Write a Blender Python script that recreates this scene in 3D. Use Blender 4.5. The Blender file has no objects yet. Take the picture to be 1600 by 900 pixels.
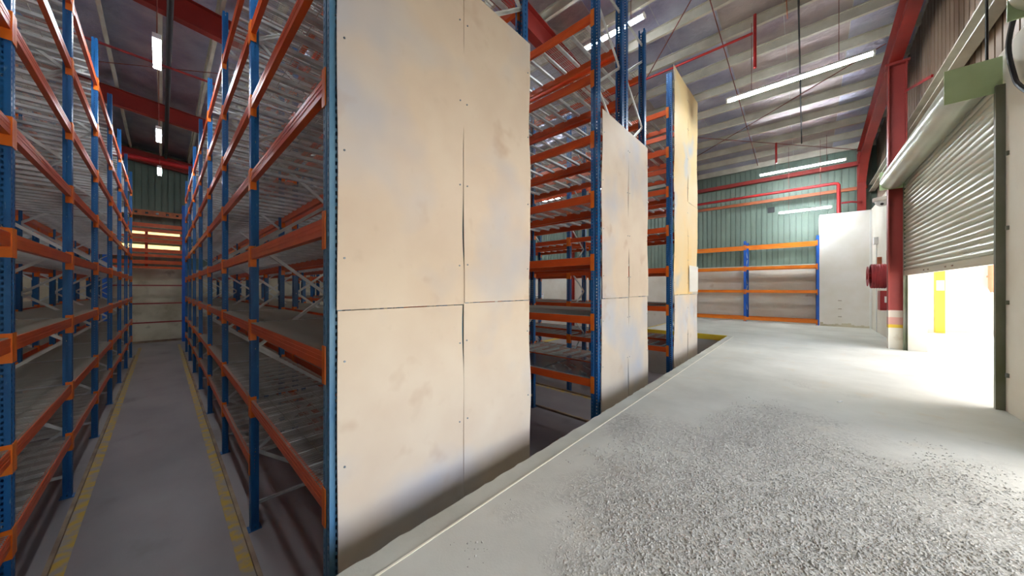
import bpy, math, random
from mathutils import Vector, Matrix
random.seed(7)
PI = math.pi
sc = bpy.context.scene
C = sc.collection

# ------------------------------------------------------------------ camera, light, exposure
CAM_H = 1.5
cd = bpy.data.cameras.new('camera'); cam = bpy.data.objects.new('camera', cd); C.objects.link(cam)
cd.sensor_width = 36.0; cd.lens = 501.0 / 1600.0 * 36.0; cd.clip_start = 0.02; cd.clip_end = 300
fx, fy = 0.7373, 0.6756
cam.matrix_world = Matrix(((0.6756, 0, -fx, 0), (-0.7373, 0, -fy, 0), (0, 1, 0, CAM_H), (0, 0, 0, 1)))
sc.camera = cam

w = bpy.data.worlds.new('sky'); sc.world = w; w.use_nodes = True
nt = w.node_tree; nt.nodes.clear()
out = nt.nodes.new('ShaderNodeOutputWorld'); bg = nt.nodes.new('ShaderNodeBackground')
sky = nt.nodes.new('ShaderNodeTexSky'); sky.sky_type = 'NISHITA'; sky.sun_disc = False
sky.sun_elevation = math.radians(52); sky.sun_rotation = math.radians(154); sky.dust_density = 3.0
bg.inputs['Strength'].default_value = 0.55
nt.links.new(sky.outputs[0], bg.inputs['Color']); nt.links.new(bg.outputs[0], out.inputs['Surface'])

sd = bpy.data.lights.new('sun', 'SUN'); sd.energy = 14.0; sd.angle = math.radians(1.0); sd.color = (1.0, 0.97, 0.93)
sun = bpy.data.objects.new('sun', sd); C.objects.link(sun)
sdir = Vector((-0.42, 0.85, -1.25)).normalized()
sun.rotation_euler = sdir.to_track_quat('-Z', 'Y').to_euler()

def portal(x0, x1, z0, z1, y):
    ld = bpy.data.lights.new('sky_portal', 'AREA'); ld.shape = 'RECTANGLE'
    ld.size = x1 - x0; ld.size_y = z1 - z0; ld.cycles.is_portal = True
    o = bpy.data.objects.new('sky_portal', ld); C.objects.link(o)
    o.location = ((x0 + x1) / 2, y, (z0 + z1) / 2); o.rotation_euler = (PI / 2, 0, 0)
portal(0.0, 5.2, 0.0, 2.05, -2.12)
portal(7.0, 12.1, 0.0, 1.85, -2.12)

TUBE = 92.0
vs = sc.view_settings
vs.view_transform = 'Standard'; vs.look = 'None'; vs.exposure = 0.9; vs.gamma = 1.0; vs.use_curve_mapping = False
cy = sc.cycles
cy.max_bounces = 9; cy.diffuse_bounces = 6; cy.glossy_bounces = 3; cy.transmission_bounces = 4
cy.caustics_reflective = False; cy.caustics_refractive = False; cy.sample_clamp_indirect = 6.0
cy.use_denoising = True

# ------------------------------------------------------------------ materials
def srgb(r, g, b):
    f = lambda c: (c / 12.92 if c <= 0.04045 else ((c + 0.055) / 1.055) ** 2.4)
    return (f(r / 255), f(g / 255), f(b / 255), 1)

def mat(name, col, rough=0.5, metal=0.0, col2=None, nscale=3.0, lo=0.35, hi=0.7, spots=None, sscale=6.0, slo=0.6, shi=0.75,
        bump=0.0, bscale=40.0, bdist=0.01, stretch=(1, 1, 1), emit=None, estr=0.0, detail=6.0, spec=None, world=False, extra=None):
    m = bpy.data.materials.new(name); m.use_nodes = True
    t = m.node_tree; b = t.nodes['Principled BSDF']
    b.inputs['Base Color'].default_value = col; b.inputs['Roughness'].default_value = rough; b.inputs['Metallic'].default_value = metal
    if spec is not None: b.inputs['Specular IOR Level'].default_value = spec
    if emit is not None:
        b.inputs['Emission Color'].default_value = emit; b.inputs['Emission Strength'].default_value = estr
    if col2 is None and spots is None and not bump and extra is None: return m
    if world:
        g = t.nodes.new('ShaderNodeNewGeometry'); src = g.outputs['Position']
    else:
        g = t.nodes.new('ShaderNodeTexCoord'); src = g.outputs['Object']
    mp = t.nodes.new('ShaderNodeMapping'); mp.inputs['Scale'].default_value = stretch
    t.links.new(src, mp.inputs['Vector'])
    last = None
    def layer(prev, c, scale, a, z, off, ty='noise', amount=1.0):
        n = t.nodes.new('ShaderNodeTexNoise'); n.inputs['Scale'].default_value = scale; n.inputs['Detail'].default_value = detail
        m2 = t.nodes.new('ShaderNodeMapping'); m2.inputs['Location'].default_value = (off, off * 1.7, off * 0.6)
        t.links.new(mp.outputs[0], m2.inputs[0]); t.links.new(m2.outputs[0], n.inputs['Vector'])
        r = t.nodes.new('ShaderNodeMapRange'); r.inputs['From Min'].default_value = a; r.inputs['From Max'].default_value = z
        r.inputs['To Max'].default_value = amount
        t.links.new(n.outputs['Fac'], r.inputs['Value'])
        mx = t.nodes.new('ShaderNodeMix'); mx.data_type = 'RGBA'
        if prev is None: mx.inputs['A'].default_value = col
        else: t.links.new(prev, mx.inputs['A'])
        mx.inputs['B'].default_value = c; t.links.new(r.outputs[0], mx.inputs['Factor'])
        return mx.outputs['Result']
    if col2 is not None: last = layer(last, col2, nscale, lo, hi, 0)
    if spots is not None: last = layer(last, spots, sscale, slo, shi, 13.1)
    for k, (c, s, a, z, amt) in enumerate(extra or []): last = layer(last, c, s, a, z, 31.0 + 9 * k, amount=amt)
    if last is not None: t.links.new(last, b.inputs['Base Color'])
    if bump:
        n = t.nodes.new('ShaderNodeTexNoise'); n.inputs['Scale'].default_value = bscale; n.inputs['Detail'].default_value = 5
        t.links.new(mp.outputs[0], n.inputs['Vector'])
        bp = t.nodes.new('ShaderNodeBump'); bp.inputs['Strength'].default_value = bump; bp.inputs['Distance'].default_value = bdist
        t.links.new(n.outputs['Fac'], bp.inputs['Height']); t.links.new(bp.outputs[0], b.inputs['Normal'])
    return m

M = {}
M['pale_blue'] = mat('pale_blue_paint', srgb(104, 150, 182), 0.5, col2=srgb(72, 128, 172), nscale=2.2, stretch=(6, 6, 1))  # paler blue for two uprights in one row's end frame
M['blue'] = mat('blue_paint', srgb(28, 104, 166), 0.38, col2=srgb(20, 82, 142), nscale=2.2, spots=srgb(120, 160, 180), sscale=9, slo=0.66, shi=0.8, stretch=(6, 6, 1))
M['bright_blue'] = mat('bright_blue_paint', srgb(36, 104, 205), 0.4, col2=srgb(28, 86, 180), nscale=2)
M['orange'] = mat('orange_paint', srgb(220, 92, 30), 0.36, col2=srgb(196, 72, 26), nscale=1.6, spots=srgb(170, 110, 84), sscale=8, slo=0.64, shi=0.8, stretch=(3, 1, 3))
M['connector'] = mat('connector_orange', srgb(238, 128, 28), 0.4, col2=srgb(222, 104, 30), nscale=5)
M['bright_orange'] = mat('bright_orange_paint', srgb(240, 132, 24), 0.4, col2=srgb(222, 112, 24), nscale=2)
M['wire'] = mat('galvanised_wire', srgb(168, 166, 156), 0.42, 0.2)
M['galv'] = mat('galvanised_steel', srgb(216, 220, 220), 0.36, 0.15, col2=srgb(184, 188, 188), nscale=8)
M['brace'] = mat('brace_galvanised', srgb(222, 226, 224), 0.4, 0.15, col2=srgb(190, 194, 192), nscale=6)
M['red'] = mat('red_oxide', srgb(150, 40, 30), 0.5, col2=srgb(128, 32, 26), nscale=1.2, spots=srgb(120, 44, 40), sscale=5, slo=0.62, shi=0.8)
M['column_red'] = mat('column_red', srgb(150, 54, 48), 0.55, col2=srgb(132, 42, 38), nscale=1.5)
M['pipe_red'] = mat('pipe_red', srgb(178, 34, 32), 0.35, col2=srgb(146, 26, 32), nscale=2)
M['rod'] = mat('rod_dark_red', srgb(116, 50, 40), 0.6)
M['girt'] = mat('girt_rust_orange', srgb(196, 106, 56), 0.5, col2=srgb(150, 84, 60), nscale=1.4, stretch=(3, .6, 3))
M['foil'] = mat('foil_insulation', srgb(206, 208, 226), 0.3, 0.85, col2=srgb(166, 166, 196), nscale=1.2, bump=0.55, bscale=9, bdist=0.05, stretch=(1, 1, 1))
M['foil_warm'] = mat('foil_insulation_dull', srgb(200, 188, 186), 0.36, 0.8, col2=srgb(160, 146, 156), nscale=1.0, bump=0.55, bscale=8, bdist=0.05)
M['purlin'] = mat('purlin_galvanised', srgb(204, 200, 184), 0.5, 0.1, col2=srgb(176, 170, 154), nscale=2)
M['green'] = mat('green_cladding', srgb(118, 136, 122), 0.45, 0.1, col2=srgb(98, 114, 104), nscale=1.2, stretch=(1, 1, .4))
M['brownclad'] = mat('brown_cladding', srgb(168, 150, 132), 0.45, 0.15, col2=srgb(140, 118, 98), nscale=1.5, stretch=(1, 1, .3))
M['plaster'] = mat('painted_plaster', srgb(232, 226, 212), 0.85, col2=srgb(220, 210, 192), nscale=1.3, spots=srgb(196, 176, 150), sscale=2.5, slo=0.66, shi=0.82, bump=0.15, bscale=60, bdist=0.004, world=True)
M['stain_wall'] = mat('stained_block_wall', srgb(214, 206, 182), 0.9, col2=srgb(176, 164, 136), nscale=0.9, lo=0.4, hi=0.68, spots=srgb(150, 136, 110), sscale=1.8, slo=0.62, shi=0.8, bump=0.2, bscale=30, bdist=0.005, world=True)
M['white_wall'] = mat('white_wall', srgb(236, 232, 226), 0.85, col2=srgb(226, 220, 208), nscale=1.5, world=True)
M['ply'] = mat('painted_plywood', srgb(222, 208, 190), 0.55, col2=srgb(216, 199, 180), nscale=2.2, detail=3, world=True,
               extra=[(srgb(178, 190, 210), 0.8, 0.50, 0.68, 0.6), (srgb(176, 138, 104), 2.1, 0.62, 0.76, 0.5), (srgb(196, 178, 156), 7.0, 0.64, 0.78, 0.2)], bump=0.06, bscale=25, bdist=0.003)
M['ply_yellow'] = mat('painted_plywood_yellow', srgb(236, 204, 140), 0.55, col2=srgb(232, 210, 168), nscale=1.2, detail=3, world=True,
               extra=[(srgb(190, 198, 208), 0.9, 0.54, 0.68, 0.8)], bump=0.06, bscale=25, bdist=0.003)
M['floor'] = mat('warehouse_floor', srgb(154, 146, 146), 0.42, col2=srgb(126, 119, 121), nscale=0.7, spots=srgb(96, 84, 78), sscale=1.1, slo=0.58, shi=0.78, bump=0.08, bscale=35, bdist=0.004, world=True, stretch=(1, .6, 1))
M['yellow_line'] = mat('worn_yellow_line', srgb(196, 160, 50), 0.55, col2=srgb(158, 148, 134), nscale=6.5, lo=0.40, hi=0.60, world=True)
M['yellow'] = mat('yellow_paint', srgb(224, 190, 44), 0.5, col2=srgb(196, 160, 40), nscale=3, world=True)
M['rail'] = mat('guide_rail_steel', srgb(120, 96, 80), 0.5, 0.3, col2=srgb(170, 150, 120), nscale=2.5)
M['slat'] = mat('shutter_slat', srgb(214, 214, 196), 0.3, 0.45, col2=srgb(190, 192, 172), nscale=2.0, spots=srgb(176, 166, 136), sscale=3.5, slo=0.6, shi=0.8, stretch=(.3, 1, 3), world=True)
M['barrel'] = mat('shutter_barrel', srgb(214, 216, 200), 0.28, 0.5, col2=srgb(196, 198, 182), nscale=2)
M['sage'] = mat('sage_green_paint', srgb(192, 214, 168), 0.45, col2=srgb(176, 200, 150), nscale=2.5)
M['guide'] = mat('guide_dark_green', srgb(98, 104, 76), 0.5, 0.2, col2=srgb(130, 130, 122), nscale=2.5, stretch=(1, 1, .6))
M['screw'] = mat('screw_zinc', srgb(128, 142, 156), 0.4, 0.5)
M['white'] = mat('white_enamel', srgb(236, 236, 232), 0.4)
M['black'] = mat('black_rubber', srgb(22, 22, 24), 0.5)
M['dark'] = mat('dark_window', srgb(24, 28, 30), 0.2)
M['hose'] = mat('red_hose', srgb(176, 56, 60), 0.6, col2=srgb(140, 48, 56), nscale=4)
M['tube'] = mat('lit_tube', (1, 1, 1, 1), 0.4, emit=(0.86, 0.94, 1.0, 1), estr=TUBE)
M['lit_window'] = mat('lit_yellow_window', srgb(255, 214, 120), 0.5, emit=(1.0, 0.74, 0.30, 1), estr=1.1)
M['plastic'] = mat('plastic_sheet', srgb(86, 96, 100), 0.15, col2=srgb(54, 62, 66), nscale=3)
M['scrap'] = mat('plastic_scrap', srgb(220, 220, 216), 0.4)
M['asphalt'] = mat('apron_concrete', srgb(206, 200, 190), 0.9, col2=srgb(190, 184, 174), nscale=0.5, world=True)
M['pink_pipe'] = mat('faded_pink_pipe', srgb(214, 150, 124), 0.5)
M['grey_text'] = mat('sign_ink', srgb(60, 60, 64), 0.6)

def dock_material():
    m = bpy.data.materials.new('dock_concrete'); m.use_nodes = True
    t = m.node_tree; b = t.nodes['Principled BSDF']; b.inputs['Roughness'].default_value = 0.8
    L = t.links.new
    g = t.nodes.new('ShaderNodeNewGeometry')
    def noise(scale, detail=5, rough=0.55, loc=(0, 0, 0)):
        mp = t.nodes.new('ShaderNodeMapping'); mp.inputs['Location'].default_value = loc; L(g.outputs['Position'], mp.inputs[0])
        n = t.nodes.new('ShaderNodeTexNoise'); n.inputs['Scale'].default_value = scale; n.inputs['Detail'].default_value = detail
        n.inputs['Roughness'].default_value = rough; L(mp.outputs[0], n.inputs['Vector']); return n.outputs['Fac']
    def rng(v, a, z, lo=0.0, hi=1.0):
        r = t.nodes.new('ShaderNodeMapRange'); r.inputs['From Min'].default_value = a; r.inputs['From Max'].default_value = z
        r.inputs['To Min'].default_value = lo; r.inputs['To Max'].default_value = hi; L(v, r.inputs['Value']); return r.outputs[0]
    def mul(a, c):
        n = t.nodes.new('ShaderNodeMath'); n.operation = 'MULTIPLY'; L(a, n.inputs[0])
        if isinstance(c, float): n.inputs[1].default_value = c
        else: L(c, n.inputs[1])
        return n.outputs[0]
    def add(a, c):
        n = t.nodes.new('ShaderNodeMath'); n.operation = 'ADD'; L(a, n.inputs[0])
        if isinstance(c, float): n.inputs[1].default_value = c
        else: L(c, n.inputs[1])
        return n.outputs[0]
    def mix(f, a, c):
        x = t.nodes.new('ShaderNodeMix'); x.data_type = 'RGBA'; L(f, x.inputs['Factor'])
        for k, v in (('A', a), ('B', c)):
            if isinstance(v, tuple): x.inputs[k].default_value = v
            else: L(v, x.inputs[k])
        return x.outputs['Result']
    # a rough crumbling area with its own irregular outline between the edge band and the doors
    dist = t.nodes.new('ShaderNodeVectorMath'); dist.operation = 'DISTANCE'
    sx = t.nodes.new('ShaderNodeMapping'); sx.inputs['Scale'].default_value = (0.45, 0.6, 0.0); L(g.outputs['Position'], sx.inputs[0])
    L(sx.outputs[0], dist.inputs[0]); dist.inputs[1].default_value = (0.45 * 2.9, 0.6 * -0.1, 0)
    patch = add(rng(dist.outputs['Value'], 0.45, 1.3, 1.0, 0.0), rng(noise(1.3, 5, loc=(3, 1, 0)), 0.3, 0.7, -0.55, 0.55))
    patch = rng(patch, 0.25, 0.85)
    crumb = noise(26, 4, 0.6)
    fine = noise(95, 4, 0.65, (2, 2, 0))
    v = t.nodes.new('ShaderNodeTexVoronoi'); v.inputs['Scale'].default_value = 70; v.feature = 'F1'; L(g.outputs['Position'], v.inputs['Vector'])
    peb = rng(v.outputs['Distance'], 0.1, 0.7, 1.0, 0.25)
    grit = mul(mul(peb, rng(crumb, 0.40, 0.62)), patch)
    base = mix(rng(noise(0.8), 0.35, 0.65), srgb(202, 201, 190), srgb(181, 180, 169))
    base = mix(rng(noise(2.6, 5, loc=(5, 2, 0)), 0.58, 0.72, 0, .45), base, srgb(192, 178, 152))
    base = mix(mul(patch, 0.55), base, srgb(160, 157, 145))
    base = mix(mul(mul(rng(crumb, 0.5, 0.38), patch), 0.4), base, srgb(136, 133, 126))
    base = mix(mul(mul(rng(fine, 0.5, 0.4), patch), 0.2), base, srgb(120, 118, 112))
    base = mix(mul(grit, 0.6), base, srgb(224, 221, 212))
    L(base, b.inputs['Base Color'])
    h = add(mul(grit, 1.3), mul(noise(70, 4), 0.12))
    h = add(h, mul(noise(7, 6), 0.35))
    bp = t.nodes.new('ShaderNodeBump'); bp.inputs['Strength'].default_value = 0.55; bp.inputs['Distance'].default_value = 0.014
    L(h, bp.inputs['Height']); L(bp.outputs[0], b.inputs['Normal'])
    return m
M['dock'] = dock_material()
M['grit'] = mat('grit', srgb(192, 189, 179), 0.85, col2=srgb(160, 156, 146), nscale=8)
M['edge'] = mat('dock_edge_concrete', srgb(196, 196, 184), 0.8, col2=srgb(176, 176, 164), nscale=2.5, bump=0.3, bscale=45, bdist=0.006, world=True)
M['white_line'] = mat('white_line', srgb(240, 234, 214), 0.7)

# ------------------------------------------------------------------ mesh helpers
class MB:
    def __init__(s): s.v = []; s.f = []; s.m = []; s.cur = 0
    def face(s, pts):
        n = len(s.v); s.v += [tuple(p) for p in pts]; s.f.append(tuple(range(n, n + len(pts)))); s.m.append(s.cur); return s
    def box(s, x0, x1, y0, y1, z0, z1):
        n = len(s.v)
        s.v += [(x0, y0, z0), (x1, y0, z0), (x1, y1, z0), (x0, y1, z0), (x0, y0, z1), (x1, y0, z1), (x1, y1, z1), (x0, y1, z1)]
        for f in ((0, 3, 2, 1), (4, 5, 6, 7), (0, 1, 5, 4), (1, 2, 6, 5), (2, 3, 7, 6), (3, 0, 4, 7)):
            s.f.append(tuple(n + i for i in f)); s.m.append(s.cur)
        return s
    def prism(s, prof, a, b, caps=True):
        """prof: list of 2D (p, q); a, b: origin/end points; axes from the direction a->b with z up as q"""
        a = Vector(a); b = Vector(b); d = (b - a).normalized()
        up = Vector((0, 0, 1)) if abs(d.z) < 0.95 else Vector((0, 1, 0))
        px = d.cross(up).normalized(); qy = px.cross(d).normalized()
        n = len(s.v); k = len(prof)
        for o in (a, b):
            for p, q in prof: s.v.append(tuple(o + px * p + qy * q))
        for i in range(k):
            j = (i + 1) % k; s.f.append((n + i, n + j, n + k + j, n + k + i)); s.m.append(s.cur)
        if caps:
            s.f.append(tuple(n + i for i in reversed(range(k)))); s.m.append(s.cur)
            s.f.append(tuple(n + k + i for i in range(k))); s.m.append(s.cur)
        return s
    def bar(s, a, b, wd, ht, caps=True):
        return s.prism([(-wd / 2, -ht / 2), (wd / 2, -ht / 2), (wd / 2, ht / 2), (-wd / 2, ht / 2)], a, b, caps)
    def rod(s, a, b, r, n=10, caps=True):
        return s.prism([(r * math.cos(2 * PI * i / n), r * math.sin(2 * PI * i / n)) for i in range(n)], a, b, caps)
    def tube(s, pts, r, n=8):
        pts = [Vector(p) for p in pts]; base = len(s.v); prev = None
        for i, p in enumerate(pts):
            d = (pts[min(i + 1, len(pts) - 1)] - pts[max(i - 1, 0)]).normalized()
            if prev is None:
                up = Vector((0, 0, 1)) if abs(d.z) < 0.9 else Vector((1, 0, 0)); px = d.cross(up).normalized()
            else: px = (prev - d * prev.dot(d)).normalized()
            prev = px; qy = px.cross(d)
            for k in range(n):
                t = 2 * PI * k / n; s.v.append(tuple(p + px * r * math.cos(t) + qy * r * math.sin(t)))
        for i in range(len(pts) - 1):
            for k in range(n):
                a = base + i * n + k; b2 = base + i * n + (k + 1) % n
                s.f.append((a, b2, b2 + n, a + n)); s.m.append(s.cur)
        s.f.append(tuple(base + k for k in reversed(range(n)))); s.m.append(s.cur)
        s.f.append(tuple(base + (len(pts) - 1) * n + k for k in range(n))); s.m.append(s.cur)
        return s
    def mesh(s, name, mats, smooth=False):
        me = bpy.data.meshes.new(name); me.from_pydata(s.v, [], s.f)
        mats = mats if isinstance(mats, (list, tuple)) else [mats]
        for k in mats: me.materials.append(M[k] if isinstance(k, str) else k)
        if len(mats) > 1: me.polygons.foreach_set('material_index', s.m)
        me.update()
        if smooth:
            me.polygons.foreach_set('use_smooth', [True] * len(me.polygons))
            try: me.set_sharp_from_angle(angle=math.radians(40))
            except Exception: pass
        return me
    def build(s, name, mats, parent=None, loc=(0, 0, 0), smooth=False):
        return put(name, s.mesh(name, mats, smooth), parent, loc)

def put(name, me, parent=None, loc=(0, 0, 0), rz=0.0):
    o = bpy.data.objects.new(name, me); C.objects.link(o); o.location = loc
    if rz: o.rotation_euler = (0, 0, rz)
    if parent is not None: o.parent = parent
    return o
def thing(name, label, cat, loc=(0, 0, 0), group=None):
    o = bpy.data.objects.new(name, None); C.objects.link(o); o.location = loc; o.empty_display_size = 0.1
    o['label'] = label; o['category'] = cat
    if group: o['group'] = group
    return o
def tag(o, label, cat, group=None):
    o['label'] = label; o['category'] = cat
    if group: o['group'] = group
    return o
def struct(o, label=None):
    o['kind'] = 'structure'
    if label: o['label'] = label
    return o
def bevel(o, wd=0.004, seg=2):
    m = o.modifiers.new('bevel', 'BEVEL'); m.width = wd; m.segments = seg; m.limit_method = 'ANGLE'; return o

# ------------------------------------------------------------------ layout (metres; dock top is z = 0)
FL = -1.55                      # warehouse floor
Y_DOCK = 1.82                   # dock edge
Y_END = 2.33                    # rack ends
PITCH = 2.78; NB = 7
LEVELS = [-0.71, 0.03, 1.0, 1.92, 2.89, 3.81, 4.75, 5.69]
X_WALL, Y_BACK, X_LEFT, Y_RIGHT = 18.9, 27.0, -7.0, -1.8
X_PIT = 11.95
def roof(x): return 9.12 - 0.1 * x            # underside of the insulation
def rafter_bottom(x): return 8.24 - 0.1 * x

# ------------------------------------------------------------------ floors
f = MB().box(X_LEFT - .3, X_WALL + .3, Y_DOCK - .3, Y_BACK + .3, FL - 0.2, FL).build('floor', 'floor'); struct(f, 'dark grey concrete warehouse floor below the dock')

def dock_top():
    mb = MB()
    xs = [X_LEFT - 0.3 + 0.05 * i for i in range(int((X_PIT - X_LEFT + 0.3) / 0.05) + 1)]; xs[-1] = X_PIT
    mb.box(X_LEFT - .3, X_WALL, Y_RIGHT - .32, Y_DOCK - 0.17, FL, 0.0)
    mb.box(X_PIT, X_WALL, Y_DOCK - 0.17, 4.4, FL, 0.0)
    return mb
d = dock_top().build('floor_dock', 'dock'); struct(d, 'raised concrete loading dock floor with rough crumbling surface')
# loose crumbs of broken concrete strewn over the rough area
mb = MB(); rr = random.Random(17); vv = []; ff = []; cnt = 0
from mathutils import noise as mn
while cnt < 26000:
    x = rr.gauss(3.0, 1.25); y = rr.uniform(-1.75, 1.55)
    if not (.9 < x < 7): continue
    dd = math.hypot((x - 2.9) * .45, (y + .1) * .6)
    dens = 1.15 - dd * 1.1 + .9 * mn.noise((x * 1.3, y * 1.3, 0)) + .5 * mn.noise((x * 4, y * 4, 3))
    if rr.random() > dens: continue
    r = .003 + .0075 * rr.random() ** 2.0; a_ = rr.uniform(0, PI); n0 = len(vv)
    for q in range(4):
        t_ = a_ + q * PI / 2; e_ = r * rr.uniform(.6, 1.5); vv.append((x + e_ * math.cos(t_), y + e_ * math.sin(t_), rr.uniform(0.0, r * .4)))
    vv.append((x + rr.uniform(-.3, .3) * r, y + rr.uniform(-.3, .3) * r, r * rr.uniform(.6, 1.3)))
    for q in range(4): ff.append((n0 + q, n0 + (q + 1) % 4, n0 + 4))
    cnt += 1
mb.v = vv; mb.f = ff; mb.m = [0] * len(ff)
gr = mb.build('concrete_grit', 'grit', d); gr['kind'] = 'stuff'
# edge band with a ragged lip
mb = MB(); n = 300; rr = random.Random(3)
xs = [X_LEFT - .3 + (X_PIT - X_LEFT + .3) * i / n for i in range(n + 1)]
ys = [Y_DOCK + rr.uniform(-.010, .006) for _ in xs]
for i in range(n):
    a, b = xs[i], xs[i + 1]; ya, yb = ys[i], ys[i + 1]; y0 = Y_DOCK - .17; z = -0.004
    mb.face([(a, y0, z), (b, y0, z), (b, yb, z - .006), (a, ya, z - .006)])
    mb.face([(a, ya, z - .006), (b, yb, z - .006), (b, Y_DOCK, FL), (a, Y_DOCK, FL)])
o = mb.build('trim_dock_edge', 'edge', d)
mb = MB(); rr = random.Random(5)
for i in range(150):
    a = X_LEFT - .3 + (X_PIT - X_LEFT + .3) * i / 150; b = X_LEFT - .3 + (X_PIT - X_LEFT + .3) * (i + 1) / 150
    y0 = Y_DOCK - .172
    mb.box(a, b, y0 - .006, y0 + .006, -0.003, 0.003)
o = mb.build('joint_line', 'white_line', d)
o = MB().box(X_PIT - .012, X_PIT + .05, Y_DOCK, 4.4, -0.16, 0.006).build('yellow_edge', 'yellow', d)
o = MB().box(X_PIT + .05, X_WALL - 1.0, 4.36, 4.412, -0.16, 0.006).build('yellow_edge', 'yellow', d)
MB().box(12.6, 18.5, 10.85, 11.2, FL - .01, FL + .004).build('painted_line', 'yellow', f)
# floor lines and guide rails of the aisles
AISLES = [(-0.89, 0.75), (2.81, 4.48), (6.47, 8.11)]
for (xa, xb) in AISLES:
    for xl in (xa + 0.13, xb - 0.13):
        MB().box(xl - .055, xl + .055, Y_DOCK + .1, 25.0, FL - 0.01, FL + 0.003).build('painted_line', 'yellow_line', f)
RAILS = [(-0.89 + .055, 'at the foot of the rack row opposite the plywood ends'), (0.75 - .055, 'at the foot of the wide-panel rack row'),
         (2.81 + .055, 'behind the wide plywood panel in the middle gap'), (4.48 - .055, 'at the foot of the shorter-panel rack row'),
         (6.47 + .055, 'behind the shorter plywood panel in the last gap'), (8.11 - .055, 'at the foot of the full-height-panel rack row')]
for xl, wh in RAILS:
    tag(MB().box(xl - .02, xl + .02, Y_END - .2, 22.2, FL, FL + 0.045).build('guide_rail', 'rail'), 'low rusty steel guide rail ' + wh, 'guide rail', 'guide rails along the rack rows')

# ------------------------------------------------------------------ walls
def ribbed(width, height, pitch, depth, name, m):
    """one vertical trapezoid-ribbed sheet, local x = width, facing -y"""
    mb = MB(); n = int(round(width / pitch)); prof = []
    for i in range(n):
        x = i * pitch
        prof += [(x, 0), (x + pitch * .80, 0), (x + pitch * .82, depth), (x + pitch * .98, depth)]
    prof.append((n * pitch, 0))
    for (a, ya), (b, yb) in zip(prof, prof[1:]): mb.face([(a, ya, 0), (b, yb, 0), (b, yb, height), (a, ya, height)])
    return mb.mesh(name, m)

# right wall (gable), y = -1.8 .. -2.1
mb = MB()
HB = 4.42
for x0, x1, z0, z1 in ((X_LEFT, 0.0, 0, HB), (5.2, 7.0, 0, HB), (12.1, X_WALL + .3, 0, HB), (0, 5.2, 4.02, HB), (7.0, 12.1, 4.02, HB)):
    mb.box(x0, x1, Y_RIGHT - .3, Y_RIGHT, z0, z1)
wr = mb.build('wall_right', 'plaster'); struct(wr, 'cream plastered block wall with loading doors')
me = ribbed(1.0, 4.9, .25, .035, 'brown_sheet', 'brownclad')
for i in range(26):
    put('cladding_sheet', me, wr, (X_LEFT + i, Y_RIGHT - .25, HB))
# the ribs must face the room (+y): mirror by turning
for c in [c for c in wr.children if c.name.startswith('cladding_sheet')]:
    c.rotation_euler = (0, 0, PI); c.location.x += 1.0
MB().box(X_LEFT, X_WALL, Y_RIGHT - .25, Y_RIGHT - .002, HB, HB + .02).build('ledge', 'plaster', wr)
# girt
gz = 5.30
MB().prism([(-.0, 0), (.16, 0), (.16, .03), (.02, .03), (.02, .26), (.16, .26), (.16, .29), (0, .29)], (X_WALL, Y_RIGHT - .2, gz), (X_LEFT, Y_RIGHT - .2, gz)).build('trim_1', 'purlin'); struct(bpy.data.objects['trim_1'], 'long grey channel girt across the brown cladding')

# far wall, x = 18.9
wf = MB().box(X_WALL, X_WALL + .3, -12.0, Y_BACK, FL, 2.5).build('wall_far', 'plaster'); struct(wf, 'pale plastered block wall with green ribbed cladding above')
me = ribbed(1.0, 5.2, .2, .035, 'green_sheet', 'green')
for i in range(29):
    o = put('cladding_sheet', me, wf, (X_WALL + .0, Y_RIGHT - .3 + i + 1, 2.5), -PI / 2)
MB().box(X_WALL - .06, X_WALL + .02, Y_RIGHT, Y_BACK, 2.46, 2.54).build('ledge', 'purlin', wf)
MB().box(X_WALL - .07, X_WALL - .005, Y_RIGHT, Y_BACK, 5.44, 5.57).build('girt', 'girt', wf)
# back wall, y = 27
wb = MB().box(X_LEFT, X_WALL + .3, Y_BACK, Y_BACK + .3, FL, 2.6).build('wall_back', 'stain_wall'); struct(wb, 'stained cream block wall at the aisle end with green cladding above')
me = ribbed(1.0, 7.2, .25, .035, 'green_sheet_tall', 'green')
for i in range(26):
    put('cladding_sheet', me, wb, (X_LEFT + i, Y_BACK + .02, 2.6))
wl = MB().box(X_LEFT - .3, X_LEFT, Y_RIGHT - .3, Y_BACK + .3, FL, 10.0).build('wall_left', 'white_wall'); struct(wl, 'plain white wall behind the racks')

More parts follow.
